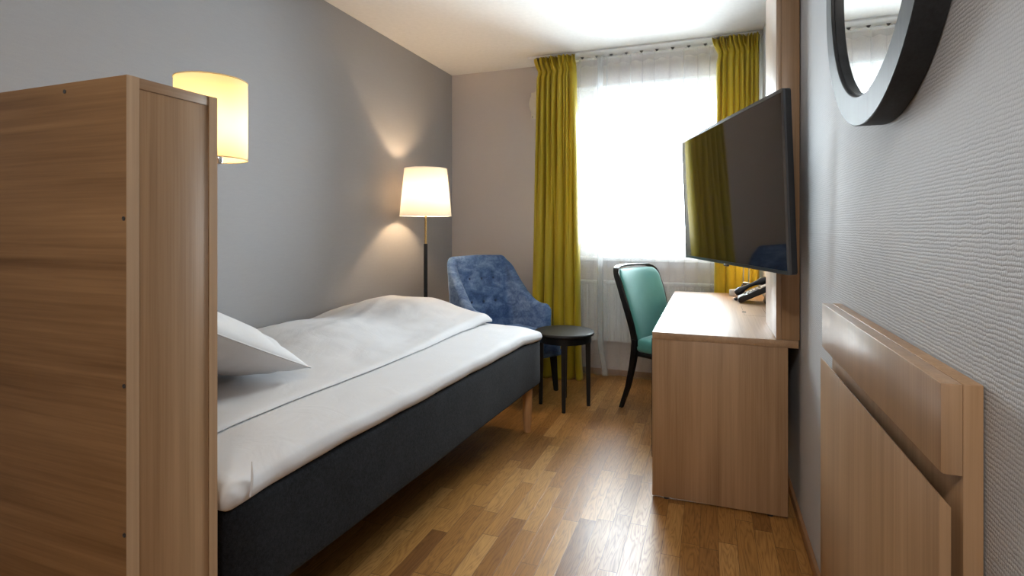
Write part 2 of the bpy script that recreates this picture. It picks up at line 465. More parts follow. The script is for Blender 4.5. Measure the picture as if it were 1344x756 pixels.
# ------------------------------------------------------------------ ventilation valve on back wall
v = empty('ventilation_valve', (-1.345, YB, 2.262), 0, 'cream square wall vent with round cover, half behind the left mustard curtain', 'vent')
link('back_plate', box(-.108, .108, -.012, 0, -.112, .112, .003), 'white_plastic', v)
bm = lathe([(.0, 0), (.122, 0), (.126, .006), (.122, .016), (.08, .024), (0, .026)], 48)
bmesh.ops.rotate(bm, verts=bm.verts, cent=(0, 0, 0), matrix=Matrix.Rotation(R(90), 3, 'X'))
bmesh.ops.translate(bm, verts=bm.verts, vec=(0, -.012, .012))
link('round_cover', bm, 'white_plastic', v)
for sx, sz in ((-.096, -.1), (.096, -.1)):
    bm = lathe([(0, 0), (.005, 0), (.004, .003), (0, .003)], 12)
    bmesh.ops.rotate(bm, verts=bm.verts, cent=(0, 0, 0), matrix=Matrix.Rotation(R(90), 3, 'X'))
    bmesh.ops.translate(bm, verts=bm.verts, vec=(sx, -.012, sz))
    link('screw', bm, 'screw', v)

# ------------------------------------------------------------------ curtain rail, sheer, curtains
link('curtain_rail', box(-1.40, XR - .002, 4.165, 4.325, 2.585, H, .003), 'white_metal', None,
     label='slim white double curtain rail running along the ceiling above the window', cat='curtain rail')

def sheer():
    y0 = 4.302
    zt, zb = 2.578, .03
    rows = [0, .006, .014, .024, .034, .05, .07, .1, .15, .22, .3, .4, .5, .6, .7, .8, .88, .93, .96, .98, 1]
    o = empty('sheer_curtain', (-.45, y0, 0), 0, 'white see-through voile curtain hanging across the window between the mustard curtains', 'curtain')
    bm = bmesh.new(); V = []
    P = .098
    path = []; x = -1.27
    done = False
    while x < .335:
        if x > -.845 and not done:            # one dense hem strip folded three times over itself
            done = True
            for k in range(6):
                seq = [.0, .01, .02, .03, .04]
                for dx in (seq if k % 2 == 0 else seq[::-1]): path.append((-.845 + dx, -.006 * k))
            x = -.805
        path.append((x, None)); x += .0035
    for (x, st) in path:
        col = []
        for t in rows:
            z = zt + (zb - zt) * t
            if st is None:
                ph = 2 * PI * (x + .012 * math.sin(x * 11)) / P
                k = 1.75 - .55 * sstep(.0, .35, t)
                am = .012 + .004 * t
                y = y0 - .012 + am * math.cos(ph) + .006 * math.sin(x * 7 + 3 * t) * t
                xx = x - k * P / (2 * PI) * math.sin(ph) * (.75 + .25 * math.sin(x * 31))
                if t > .9: y -= .014 * sstep(.9, 1, t) * (1 + math.sin(x * 30))
                if t < .03: z -= .010 * (1 - t / .03) * (.5 + .5 * math.cos(ph))
            else:
                y = y0 - .012 + st; xx = x
                k = sstep(.86, 1, t)
                y -= .03 * k; xx += .045 * k * k; z += .012 * k
            if t == 1: z += .006 * math.sin(x * 17)
            y = min(y, y0 + .012)
            col.append(bm.verts.new((xx + .45, y - y0, z)))
        V.append(col)
    for A, B in zip(V, V[1:]):
        for j in range(len(rows) - 1): bm.faces.new((A[j], B[j], B[j + 1], A[j + 1]))
    link('voile', bm, 'sheer', o, smooth=180)
    # woven heading tape and hem
    def strip(z0, z1, name, m):
        bm = bmesh.new(); P = []
        for k in range(161):
            x = -1.0 + 1.03 * k / 160
            y = y0 - .030 + .004 * math.sin(x * 62)
            P.append((bm.verts.new((x + .45, y - y0, z0 - .016 * (.5 + .5 * math.cos(x * 2 * PI / .098 + .5)))), bm.verts.new((x + .45, y - y0, z1 - .010 * (.5 + .5 * math.cos(x * 2 * PI / .098))))))
        for a, b in zip(P, P[1:]): bm.faces.new((a[0], b[0], b[1], a[1]))
        return link(name, bm, m, o, smooth=180)
    strip(2.515, 2.572, 'heading_tape', 'sheer')
    for k in range(9):
        x = -.97 + k * .117
        bm = prism([(x + .45 - .014, 2.584), (x + .45 + .014, 2.584), (x + .45 + .004, 2.568), (x + .45 - .004, 2.568)], 'y', -.03, -.022)
        link('curtain_hook', bm, 'bezel', o, smooth=0)
sheer()

def curtain(name, label, xt0, xt1, xb0, xb1, nf_top, nf_bot, seed, zbot, ybase=4.187, pool=0.):
    o = empty(name, ((xt0 + xt1) / 2, ybase, 0), 0, label, 'curtain')
    cx = (xt0 + xt1) / 2
    rnd = random.Random(seed)
    def phases(n):
        w = [rnd.uniform(.45, 1.7) for _ in range(n)]; s = sum(w); acc = [0]
        for q in w: acc.append(acc[-1] + q / s)
        return acc, [rnd.uniform(.45, 1.15) for _ in range(n + 1)]
    PT, AT = phases(nf_top); PB, AB = phases(nf_bot)
    def fold(u, P, A):
        for k in range(len(P) - 1):
            if u <= P[k + 1] or k == len(P) - 2:
                t = (u - P[k]) / (P[k + 1] - P[k])
                s = .5 - .5 * math.cos(2 * PI * t)
                a = A[k] * (1 - t) + A[k + 1] * t
                return a * (2 * s ** .5 - 1), 2 * PI * t
    zt = 2.583
    nu = 320
    vs = [0, .005, .01, .016, .022, .028, .034, .039, .043, .047, .051, .056, .063, .07, .08, .11, .15, .2, .26, .32, .4, .48, .56, .64, .72, .8, .86, .9, .93, .95, .965, .98, .99, 1]
    V = []
    bm = bmesh.new()
    for i in range(nu + 1):
        u = i / nu; col = []
        ft, pt = fold(u, PT, AT); fb, pb = fold(u, PB, AB)
        for v in vs:
            z = zt + (zbot - zt) * v
            k = sstep(.05, .75, v)
            x0 = xt0 + (xb0 - xt0) * v; x1 = xt1 + (xb1 - xt1) * v
            frill = sstep(.045, .0, v); tape = math.exp(-((v - .045) / .012) ** 2)
            amp_t = .034 * (1 - .55 * tape); amp_b = .05
            y = -amp_t * ft * (1 - k) * (1 - .65 * frill) - amp_b * fb * k
            y -= .5 * amp_t * ft * k * (1 - k) * 2
            y -= .012 * frill - .006 * tape
            wx = (x1 - x0)
            x = x0 + wx * u + (-.004 * math.sin(pt) * (1 - k) - .012 * math.sin(pb) * k)
            x += (u - 1) * .026 * (frill - .35 * tape) + .007 * math.sin(pt + seed + 9 * u) * frill; y += (.026 - .5 * amp_t * ft * math.sin(u * 50)) * frill * math.sin(u * 2 * PI * 12 + 2 * math.sin(u * 9 + seed))
            y += .012 * noise.noise(Vector((x * 22, v * 4, seed))) * min(1, v * 8); x += .010 * noise.noise(Vector((u * 9, v * 3.5, seed + 5))) * min(1, v * 5) * (1 - abs(2 * u - 1) ** 6)
            if pool:
                e = sstep(.93, 1., v)
                y -= pool * e * (.5 + .5 * math.sin(u * 9 + seed)); z += .004 * e * math.sin(u * 30)
                x += .012 * e * math.sin(u * 14)
            y = min(y, .060)
            col.append(bm.verts.new((x - cx, y, z)))
        V.append(col)
    for A, B in zip(V, V[1:]):
        for j in range(len(vs) - 1): bm.faces.new((A[j], B[j], B[j + 1], A[j + 1]))
    c = link('drape', bm, 'curtain', o, smooth=180)
    s = c.modifiers.new('thick', 'SOLIDIFY'); s.thickness = .0015; s.offset = 0
    return o
curtain('curtain', 'mustard satin curtain left of the window, falling to the floor behind the round side table', -1.326, -1.004, -1.385, -.962, 8, 5, 3, .006, pool=.05)
curtain('curtain', 'mustard satin curtain right of the window, behind the television and the desk', .046, .328, .02, .322, 8, 6, 11, .02)

# ------------------------------------------------------------------ floor lamp
def floor_lamp():
    o = empty('floor_lamp', (-1.97, 3.5, 0), 0, 'lit floor lamp with white tapered shade and black and brass pole in the corner', 'floor lamp')
    link('base', lathe([(0, 0), (.13, 0), (.135, .006), (.13, .016), (.02, .022), (.014, .03), (0, .03)]), 'black_plastic', o)
    link('pole', lathe([(0, .02), (.0145, .02), (.0145, 1.083), (.012, 1.088), (0, 1.088)], 24), 'black_wood', o)
    link('brass_rod', lathe([(0, 1.083), (.0085, 1.083), (.0085, 1.36), (0, 1.36)], 20), 'brass', o)
    link('lamp_shade', lathe([(.190, 1.292), (.186, 1.33), (.156, 1.64)], 72, caps=False), 'shade_white', o, smooth=60)
    for r, z in ((.190, 1.292), (.156, 1.64)):
        link('shade_rim', tube([(r * math.cos(2 * PI * k / 72), r * math.sin(2 * PI * k / 72), z) for k in range(72)], .002, 6, closed=True), 'shade_white', o)
    bm = bmesh.new()
    for k in range(3):
        a = 2 * PI * k / 3
        tube([(0, 0, 1.36), (.09 * math.cos(a), .09 * math.sin(a), 1.352), (.187 * math.cos(a), .187 * math.sin(a), 1.315)], .002, 6, bm=bm)
    link('shade_carrier', bm, 'brass', o)
    link('lamp_socket', lathe([(0, 1.36), (.018, 1.36), (.018, 1.41), (0, 1.41)], 20), 'white_plastic', o)
    link('bulb', lathe([(0, 1.41), (.012, 1.41), (.03, 1.45), (.03, 1.47), (.018, 1.495), (0, 1.5)], 24), mat_emit('bulb_warm', (1., .70, .42), FLOOR_BULB), o)
FLOOR_BULB, WALL_BULB = 380., 48.
floor_lamp()

# ------------------------------------------------------------------ headboard partition with wall lamp behind it
def partition():
    x1 = -1.05; y0 = .71; h = 1.499
    o = empty('partition', (XL, y0, 0), 0, 'tall oak-veneer headboard partition in the left foreground at the head of the bed', 'partition')
    L = x1 - XL
    link('rear_board', box(0, L, 0, .0245, 0, h, .001), 'oak_x', o, label='dark oak board with horizontal grain')
    link('front_board', box(0, L, .181, .202, 0, h, .001), 'oak_x', o)
    link('top_rail', box(0, L, .0248, .1808, h - .0215, h, .0006), 'oak_y', o)
    link('end_panel', box(L - .022, L - .0015, .0248, .1808, 0, h - .0218, .0006), 'oak_v', o)
    link('edge_strip', box(L, L + .0015, .0, .0245, 0, h), 'oak_edge', o)
    link('edge_strip', box(L, L + .0015, .181, .202, 0, h), 'oak_edge', o)
    for x, z in ((-1.233, 1.482), (-1.0585, 1.223), (-1.0575, .901), (-1.0565, .615)):
        bm = lathe([(0, 0), (.0042, 0), (.0042, .0012), (.0022, .0012), (.0015, .0004), (0, .0004)], 16)
        bmesh.ops.rotate(bm, verts=bm.verts, cent=(0, 0, 0), matrix=Matrix.Rotation(R(90), 3, 'X'))
        bmesh.ops.translate(bm, verts=bm.verts, vec=(x - XL + .002, 0, z))
        link('screw', bm, 'screw', o)
partition()

def wall_lamp():
    c = (-1.358, 1.161); z0, z1, r = 1.404, 1.631, .095
    o = empty('wall_lamp', (c[0], .912, z0), 0, 'lit cream drum-shaded reading lamp behind the top of the oak partition', 'wall lamp')
    dy = c[1] - .912
    link('lamp_shade', lathe([(r, 0), (r, z1 - z0)], 72, (0, dy, 0), caps=False), 'shade_cream', o, smooth=60)
    for z in (0, z1 - z0):
        link('shade_rim', tube([(r * math.cos(2 * PI * k / 72), dy + r * math.sin(2 * PI * k / 72), z) for k in range(72)], .0018, 6, closed=True), 'shade_cream', o)
    bm = bmesh.new()
    link('mount_plate', box(-.035, .035, .0, .014, -.06, .04, .004), 'chrome', o)
    link('arm', tube([(0, .01, -.012), (0, .1, -.012), (0, dy - .03, -.012), (0, dy - .008, -.008), (0, dy, .01), (0, dy, .045)], .007, 12), 'chrome', o)
    bm = lathe([(0, -.012), (.008, -.010), (.011, 0), (.008, .010), (0, .012)], 20, (.088, dy - .052, -.013))
    link('switch_knob', bm, 'chrome', o, label='small chrome knob')
    link('shade_carrier', tube([(-.094, dy, .02), (0, dy, .02), (.05, dy - .03, .004), (.088, dy - .052, -.012)], .0025, 8), 'chrome', o)
    link('bulb', lathe([(0, .045), (.011, .045), (.024, .085), (.024, .105), (.012, .13), (0, .134)], 24, (0, dy, 0)), mat_emit('bulb_yellow', (1., .72, .36), WALL_BULB), o)
wall_lamp()

# ------------------------------------------------------------------ bed
BC = Vector((-1.567, 2.047, 0)); BR = R(-2.8)
BW, BL = 1.12, 2.15
def to_bed(x, y):
    d = Vector((x, y, 0)) - BC; c, s = math.cos(-BR), math.sin(-BR)
    return d.x * c - d.y * s, d.x * s + d.y * c
def bed():
    o = empty('bed', BC, BR, 'single bed with charcoal fabric base and white sheets along the left wall', 'bed')
    def bf(p):
        p = p.copy(); n = noise.noise(p * 4)
        if abs(p.x) > BW / 2 - .03: p.x += .004 * n * (1 if p.x > 0 else -1)
        return p
    link('bed_base', rbox(BW, BL, .275, .022, (10, 20, 4), (0, 0, .405), bf), 'charcoal', o, smooth=180)
    for sx in (-1, 1):
        for sy in (-1, 1):
            x, y = sx * (BW / 2 - .055), sy * (BL / 2 - .085)
            link('leg', lathe([(0, 0), (.0205, 0), (.022, .004), (.0315, .255), (.0315, .272), (0, .272)], 28, (x, y, 0)), 'leg_wood', o)
    TW, TL, TH = BW + .014, BL + .018, .062
    def tf(p):
        q = p.copy(); u, v = p.x / (TW / 2), p.y / (TL / 2)
        edge = max(abs(u), abs(v))
        if p.z > -.01:
            q.z += .016 * (1 - abs(u) ** 4) * (1 - abs(v) ** 6)
            q.z += .005 * noise.noise(Vector((p.x * 3, p.y * 2.2, 1))) + .0022 * noise.noise(Vector((p.x * 13, p.y * 7, 5)))
        if abs(u) > .93 or abs(v) > .96:
            q.z += .005 * noise.noise(Vector((p.x * 6, p.y * 5, 9)))
            k = 1 + .006 * noise.noise(Vector((p.x * 9, p.y * 9, 2)))
            q.x *= k
        c = abs(u * v)
        q.z -= (.012 if v < 0 else .022) * sstep(.7, 1., c)            # drooping corners
        q.x *= 1 + .01 * sstep(.85, 1, c); q.y *= 1 + .006 * sstep(.85, 1, c)
        return q
    m = link('mattress_topper', rbox(TW, TL, TH, .029, (56, 110, 4), (0, 0, .5455 + TH / 2), tf), 'linen', o, smooth=180, label='white sheeted mattress topper')
    # tucked pleat at the near corner
    pl = []
    for k in range(9):
        t = k / 8
        pl.append((TW / 2 - .012 + .016 * math.sin(t * PI * .6), -TL / 2 + .085 - .02 * t, .628 - .075 * t))
    link('sheet_fold', tube(pl, [.001, .002, .003, .0035, .0035, .0035, .003, .0025, .0015], 8), 'linen', m)
bed()

def duvet():
    y0, y1 = .965, 3.085
    def xr(y):
        e = -1.302 + .028 * sstep(1.6, 2.7, y) + .012 * math.sin(y * 4.2)
        return e
    xl = -2.185
    def topz(y, x=None): return .640
    nu, nv = 70, 130
    org = Vector((-1.75, 2.05, .62))
    def ztopper(x, y):
        bx, by = to_bed(x, y); u, v = bx / .566, by / 1.084
        q = .6075 + .016 * (1 - min(1, abs(u)) ** 4) * (1 - min(1, abs(v)) ** 6) + .003
        return q + .005 * noise.noise(Vector((bx * 3, by * 2.2, 1))) + .0022 * noise.noise(Vector((bx * 13, by * 7, 5)))
    def T(x, y, d):
        B = .020 + .090 * sstep(1.45, 2.1, y) + .036 * sstep(2.5, 2.85, y) - .020 * math.exp(-((y - 2.42) / .15) ** 2)
        e = .012 + .030 * sstep(1.9, 2.9, y)
        t = e + (B - e) * sstep(0, .42, d)
        # rounded left side
        t *= 1 - .35 * sstep(xl + .25, xl, x)
        return t
    bm = bmesh.new(); top = []; bot = []
    for j in range(nv + 1):
        v = j / nv; rt = []; rb = []
        for i in range(nu + 1):
            u = i / nu
            yy = y0 + (y1 - y0) * v
            xe = xr(yy)
            # far edge leans: corner pokes out, left recedes a bit
            yy2 = yy
            x = xl + (xe - xl) * (1 - (1 - u) ** 1.0)
            d = xe - x
            t = T(x, yy, d)
            de = y1 - yy
            if de < .075: t *= max(.16, math.sqrt(max(0, 1 - ((.075 - de) / .075) ** 2)))
            if d < .03: t *= max(.25, math.sqrt(max(0, 1 - ((.03 - d) / .03) ** 2)))
            w = .010 * noise.noise(Vector((x * 2.4, yy * 2.0, 3))) + .005 * noise.noise(Vector((x * 7, yy * 5, 7))) + .0025 * noise.noise(Vector((x * 18, yy * 11, 1)))
            # long soft wrinkle lines from the corner
            w += .006 * math.exp(-(((x + 1.75) + .25 * (yy - 2.3)) / .05) ** 2) * sstep(1.9, 2.3, yy)
            w -= .006 * math.exp(-(((x + 1.55) - .18 * (yy - 2.6)) / .04) ** 2) * sstep(2.1, 2.6, yy) * sstep(3.1, 2.9, yy)
            w *= min(1, d * 9) * min(1, de * 9 + .05)
            zb = ztopper(x, yy) + .002
            lift = .02 * sstep(2.75, 3.05, yy) * sstep(.3, .0, d)      # the near far corner puffs up off the sheet
            rb.append(bm.verts.new(Vector((x, yy2, zb + lift * .5)) - org))
            rt.append(bm.verts.new(Vector((x, yy2, zb + t + w + lift)) - org))
        top.append(rt); bot.append(rb)
    for j in range(nv):
        for i in range(nu):
            bm.faces.new((top[j][i], top[j][i + 1], top[j + 1][i + 1], top[j + 1][i]))
            bm.faces.new((bot[j][i], bot[j + 1][i], bot[j + 1][i + 1], bot[j][i + 1]))
    for j in range(nv):
        bm.faces.new((top[j][0], top[j + 1][0], bot[j + 1][0], bot[j][0]))
        bm.faces.new((top[j][nu], bot[j][nu], bot[j + 1][nu], top[j + 1][nu]))
    for i in range(nu):
        bm.faces.new((top[0][i], bot[0][i], bot[0][i + 1], top[0][i + 1]))
        bm.faces.new((top[nv][i], top[nv][i + 1], bot[nv][i + 1], bot[nv][i]))
    link('duvet', bm, 'linen', None, smooth=180, loc=org, label='folded white duvet lying along the wall side of the bed', cat='duvet')
duvet()

def pillow():
    W, L, Hh = .74, .68, .122
    bm = bmesh.new(); n = 44; cache = {}
    def P(u, v, s):
        e = (1 - abs(u) ** 2.6) * (1 - abs(v) ** 2.6)
        h = Hh * max(0, e) ** .55
        x = u * W / 2 * (1 - .06 * (1 - v * v)); y = v * L / 2 * (1 - .06 * (1 - u * u))
        edge = sstep(.55, 1., max(abs(u), abs(v)))
        wr = .016 * edge * math.sin(34 * (v if abs(u) > abs(v) else u)) * (noise.noise(Vector((u * 3, v * 3, s))) + .3) * (1 - edge ** 6)
        h2 = h * s * (.84 if s > 0 else .95) + wr + .006 * s * noise.noise(Vector((u * 2.2, v * 2.2, s * 3))) * min(1, h * 20)
        return Vector((x, y, h2 if e > 1e-6 else wr * 0))
    G = {}
    for s in (1, -1):
        for i in range(n + 1):
            for j in range(n + 1):
                u, v = math.sin((2 * i / n - 1) * PI / 2), math.sin((2 * j / n - 1) * PI / 2)
                rim = i in (0, n) or j in (0, n)
                key = (i, j, 0 if rim else s)
                if key not in G: G[key] = bm.verts.new(P(u, v, s))
    def g(i, j, s): return G[(i, j, 0 if (i in (0, n) or j in (0, n)) else s)]
    for s in (1, -1):
        for i in range(n):
            for j in range(n): bm.faces.new((g(i, j, s), g(i + 1, j, s), g(i + 1, j + 1, s), g(i, j + 1, s)))
    rim_pts = [G[(i, 0, 0)].co.copy() for i in range(n)] + [G[(n, j, 0)].co.copy() for j in range(n)] + [G[(i, n, 0)].co.copy() for i in range(n, 0, -1)] + [G[(0, j, 0)].co.copy() for j in range(n, 0, -1)]
    o = link('pillow', bm, 'linen', None, smooth=180, loc=(-1.785, 1.345, .848), label='plump white pillow propped against the headboard partition on the duvet', cat='pillow')
    o.rotation_euler = (R(-27), R(2), R(-3))
    bm = tube(rim_pts, .0028, 6, closed=True)
    link('seam', bm, 'linen', o, smooth=180)
pillow()

# ------------------------------------------------------------------ armchair
def armchair():
    o = empty('armchair', (-1.445, 3.785, 0), R(58), 'blue velvet tub armchair with button-tufted back in the corner by the floor lamp', 'armchair')
    # local frame: +x = viewer's-right side, -y = front
    def plan(s):
        """s in [-1,1]: from one arm front round the back to the other; returns (x, y) of the centre line at seat height and the tangent parameter"""
        a = abs(s); sg = 1 if s > 0 else -1
        # straight arm for a in [.62,1], corner in [.38,.62], back in [0,.38]
        hw, yb, rc = .295, .29, .075
        if a < .36: return sg * (hw - rc) * a / .36, yb
        if a < .48:
            th = (a - .36) / .12 * PI / 2
            return sg * (hw - rc + rc * math.sin(th)), yb - rc + rc * math.cos(th)
        return sg * (hw + .025 * (a - .48) / .52), yb - rc - (a - .48) / .52 * .35
    def height(s):
        a = abs(s)
        t = max(0, min(1, (a - .42) / .45))
        return .615 + .02 * (1 - a) - .03 * sstep(.93, 1., a) + .352 * (1 - t) ** 2.0 - .012 * math.exp(-((a - .43) / .02) ** 2)
    ns, nb = 170, 20
    def centre(s, z):
        x, y = plan(s); a = abs(s)
        k = max(0, (z - .42) / .56)
        back = 1 - sstep(.42, .85, a)
        y += (.105 * k ** 1.1) * back
        x *= 1 - .075 * k * (1 - sstep(.6, 1, a))
        x *= 1 + .06 * k * sstep(.6, 1, a)
        return Vector((x, y, z))
    dim = [(sx * .115, z) for z in (.80, .62) for sx in (-1, 0, 1)]
    bm = bmesh.new(); loops = []
    for i in range(ns + 1):
        s = -1 + 2 * i / ns
        ht = height(s); zb = .285
        end = 1 - abs(s)
        th = .036 * math.sqrt(max(.02, 1 - max(0, (.05 - end) / .05) ** 2))
        def nrm(z):
            e = .01; p = centre(max(-1, s - e), z); q = centre(min(1, s + e), z)
            t = (q - p); t.z = 0; t.normalize(); return Vector((-t.y, t.x, 0))     # points to the outside
        loop = []
        zt = ht - th
        for j in range(nb + 1):
            z = zb + (zt - zb) * j / nb; loop.append(centre(s, z) + nrm(z) * th)
        for j in range(1, 8):
            a = PI * j / 8; loop.append(centre(s, zt) + nrm(zt) * th * math.cos(a) + Vector((0, 0, th * math.sin(a))))
        for j in range(nb, -1, -1):
            z = zb + (zt - zb) * j / nb; p = centre(s, z) - nrm(z) * th
            puff = .012 * sstep(.44, .56, z) * (1 - sstep(.9, .97, z)) * (1 - sstep(.3, .5, abs(s)))
            for (dx, dz) in dim:
                r = math.hypot((p.x - dx), (z - dz)); puff -= .018 * math.exp(-(r / .028) ** 2) * (1 - sstep(.4, .6, abs(s)))
            for dz in (.80, .62): puff -= .006 * math.exp(-((z - dz) / .010) ** 2) * (1 - sstep(.25, .36, abs(s)))
            loop.append(p - nrm(z) * puff)
        loops.append([bm.verts.new(p) for p in loop])
    for A, B in zip(loops, loops[1:]):
        m = len(A)
        for k in range(m): bm.faces.new((A[k], A[(k + 1) % m], B[(k + 1) % m], B[k]))
    bm.faces.new(loops[0]); bm.faces.new(loops[-1])
    sh = link('backrest', bm, 'velvet', o, smooth=60)
    for (dx, dz) in dim:
        c = centre(dx / .22 * .36, dz)
        bm = lathe([(0, -.004), (.009, -.003), (.011, 0), (.009, .003), (0, .004)], 16)
        bmesh.ops.rotate(bm, verts=bm.verts, cent=(0, 0, 0), matrix=Matrix.Rotation(R(80), 3, 'X'))
        bmesh.ops.translate(bm, verts=bm.verts, vec=(dx, c.y - .033, dz))
        link('tuft_button', bm, 'velvet_button', sh)
    def sf(p):
        q = p.copy()
        if p.z > 0: q.z += .018 * (1 - (p.x / .29) ** 2) * (1 - (p.y / .3) ** 2)
        return q
    link('seat', rbox(.535, .52, .145, .035, (14, 14, 4), (0, -.075, .358), sf), 'velvet', o, smooth=180)
    link('seat_apron', rbox(.575, .55, .05, .018, (8, 8, 2), (0, -.05, .288)), 'velvet', o, smooth=180)
    for sx in (-1, 1):
        link('leg', tapered_leg((sx * .235, -.27, .268), (sx * .25, -.285, 0), .042, .028), 'black_wood', o)
        link('leg', tapered_leg((sx * .22, .18, .268), (sx * .235, .24, 0), .042, .028), 'black_wood', o)
armchair()

# ------------------------------------------------------------------ side table
def side_table():
    o = empty('side_table', (-.93, 3.553, 0), R(-77), 'small round black side table between the foot of the bed and the desk chair', 'side table')
    link('table_top', lathe([(0, .484), (.19, .484), (.2, .487), (.203, .494), (.201, .503), (.196, .507), (0, .507)], 72), 'black_wood', o)
    link('apron', lathe([(.176, .44), (.182, .44), (.182, .484), (.176, .484), (.176, .44)], 64, caps=False), 'black_wood', o, smooth=30)
    for k in range(4):
        a = k * PI / 2
        link('leg', tapered_leg((.158 * math.cos(a), .158 * math.sin(a), .4838), (.162 * math.cos(a), .162 * math.sin(a), 0), .036, .024, rz=a), 'black_wood', o)
side_table()

# ------------------------------------------------------------------ desk chair
def desk_chair():
    o = empty('desk_chair', (-.223, 3.697, 0), R(-116.8), 'teal upholstered dining chair with black wooden frame pulled up to the desk', 'chair')
    zs, zt = .43, .935
    def prof(z):       # y of the back plane at height z
        t = (z - .40) / (zt - .40)
        return -.165 - .165 * (max(0, t) ** 1.35) - .01 * (1 - t)
    def halfw(z): return .205 + .035 * sstep(.42, .8, z)
    # outline of the back: up one side, round the shoulder, across, down
    def outline(n=60, inset=0.):
        pts = []
        rc = .062
        top = zt - inset
        for k in range(16):
            z = zs + (top - rc - zs) * k / 15; pts.append((halfw(z) - inset, z))
        for k in range(1, 12):
            a = PI / 2 * k / 12; w = halfw(top) - inset
            pts.append((w - rc + rc * math.cos(a), top - rc + rc * math.sin(a)))
        w = halfw(top) - inset
        for k in range(0, 13):
            x = (w - rc) * (1 - 2 * k / 12); pts.append((x, top + .010 * (1 - (x / w) ** 2)))
        return pts + [(-x, z) for x, z in pts[:27][::-1]]
    def curve(x, z): return prof(z) + .040 * (x / .24) ** 2
    out = outline()
    # frame: rectangular section band along the outline
    bm = bmesh.new(); rings = []
    N = len(out)
    for k, (x, z) in enumerate(out):
        a = out[max(0, k - 1)]; b = out[min(N - 1, k + 1)]
        tx, tz = b[0] - a[0], b[1] - a[1]; l = math.hypot(tx, tz); nx, nz = tz / l, -tx / l
        y = curve(x, z); w, d = .006, .024
        ring = []
        for (ow, od) in ((w, .008), (-w, .008), (-w, -.036), (w, -.036)):
            ring.append(bm.verts.new((x + nx * ow, y + od, z + nz * ow)))
        rings.append(ring)
    for A, B in zip(rings, rings[1:]):
        for k in range(4): bm.faces.new((A[k], A[(k + 1) % 4], B[(k + 1) % 4], B[k]))
    bm.faces.new(rings[0]); bm.faces.new(rings[-1])
    link('back_frame', bm, 'black_wood', o, smooth=40)
    # upholstered pad: front puffed and rear flat
    ins = outline(inset=.0095)
    half = ins[:len(ins) // 2 + 1]
    def pad(u, v, side):
        # v along the height, u across; width at each height from the outline
        z = zs + (zt + .0 - .010 - zs) * v
        rc = .062; top = zt - .0095
        w = halfw(z) - .0095
        if z > top - rc:
            dz = z - (top - rc); w = halfw(top) - .0095 - rc + math.sqrt(max(0, rc * rc - dz * dz))
        x = u * w
        y = curve(x, z)
        e = (1 - abs(u) ** 5) * (1 - abs(2 * v - 1) ** 9)
        return Vector((x, y + (.012 + .022 * max(0, e) ** .5 if side > 0 else -.012 - .008 * max(0, e) ** .5), z))
    bm = bmesh.new(); nu, nv = 30, 44
    F = {}
    for side in (1, -1):
        for i in range(nu + 1):
            for j in range(nv + 1):
                F[(i, j, side)] = bm.verts.new(pad(math.sin((2 * i / nu - 1) * PI / 2), 1 - (1 - j / nv) ** 1.35 if j else 0, side))
        for i in range(nu):
            for j in range(nv):
                bm.faces.new([F[(i, j, side)], F[(i + 1, j, side)], F[(i + 1, j + 1, side)], F[(i, j + 1, side)]])
    for j in range(nv):
        for i in (0, nu): bm.faces.new([F[(i, j, 1)], F[(i, j + 1, 1)], F[(i, j + 1, -1)], F[(i, j, -1)]])
    for i in range(nu):
        for j in (0, nv): bm.faces.new([F[(i, j, 1)], F[(i + 1, j, 1)], F[(i + 1, j, -1)], F[(i, j, -1)]])
    link('backrest', bm, 'teal', o, smooth=50)
    def sf(p):
        q = p.copy(); t = (p.y + .21) / .42
        q.x *= .93 + .1 * t
        if p.z > 0: q.z += .026 * (1 - (p.x / .24) ** 2) * (1 - (p.y / .23) ** 2)
        if p.y > 0: q.y += .012 * (1 - (p.x / .22) ** 2)
        return q
    link('seat', rbox(.445, .42, .085, .03, (12, 12, 4), (0, .045, .432), sf), 'teal', o, smooth=180)
    def rf(p):
        q = p.copy(); t = (p.y + .2) / .4; q.x *= .93 + .1 * t; return q
    link('seat_rail', rbox(.435, .41, .03, .01, (6, 6, 2), (0, .045, .376), rf), 'black_wood', o, smooth=40)
    for sx in (-1, 1):
        bm = bmesh.new()
        pts = [(.203, -.165, .47), (.203, -.168, .40), (.202, -.185, .3), (.200, -.222, .15), (.199, -.278, 0)]
        rings = []
        for (x, y, z), w in zip(pts, (.034, .038, .034, .029, .023)):
            rings.append([bm.verts.new((sx * x + a * w / 2, y + b * w / 2, z)) for a, b in ((1, 1), (-1, 1), (-1, -1), (1, -1))])
        for A, B in zip(rings, rings[1:]):
            for k in range(4): bm.faces.new((A[k], A[(k + 1) % 4], B[(k + 1) % 4], B[k]))
        bm.faces.new(rings[0]); bm.faces.new(rings[-1])
        link('leg', bm, 'black_wood', o, smooth=30)
        link('leg', tapered_leg((sx * .195, .215, .375), (sx * .195, .235, 0), .036, .024), 'black_wood', o)
desk_chair()

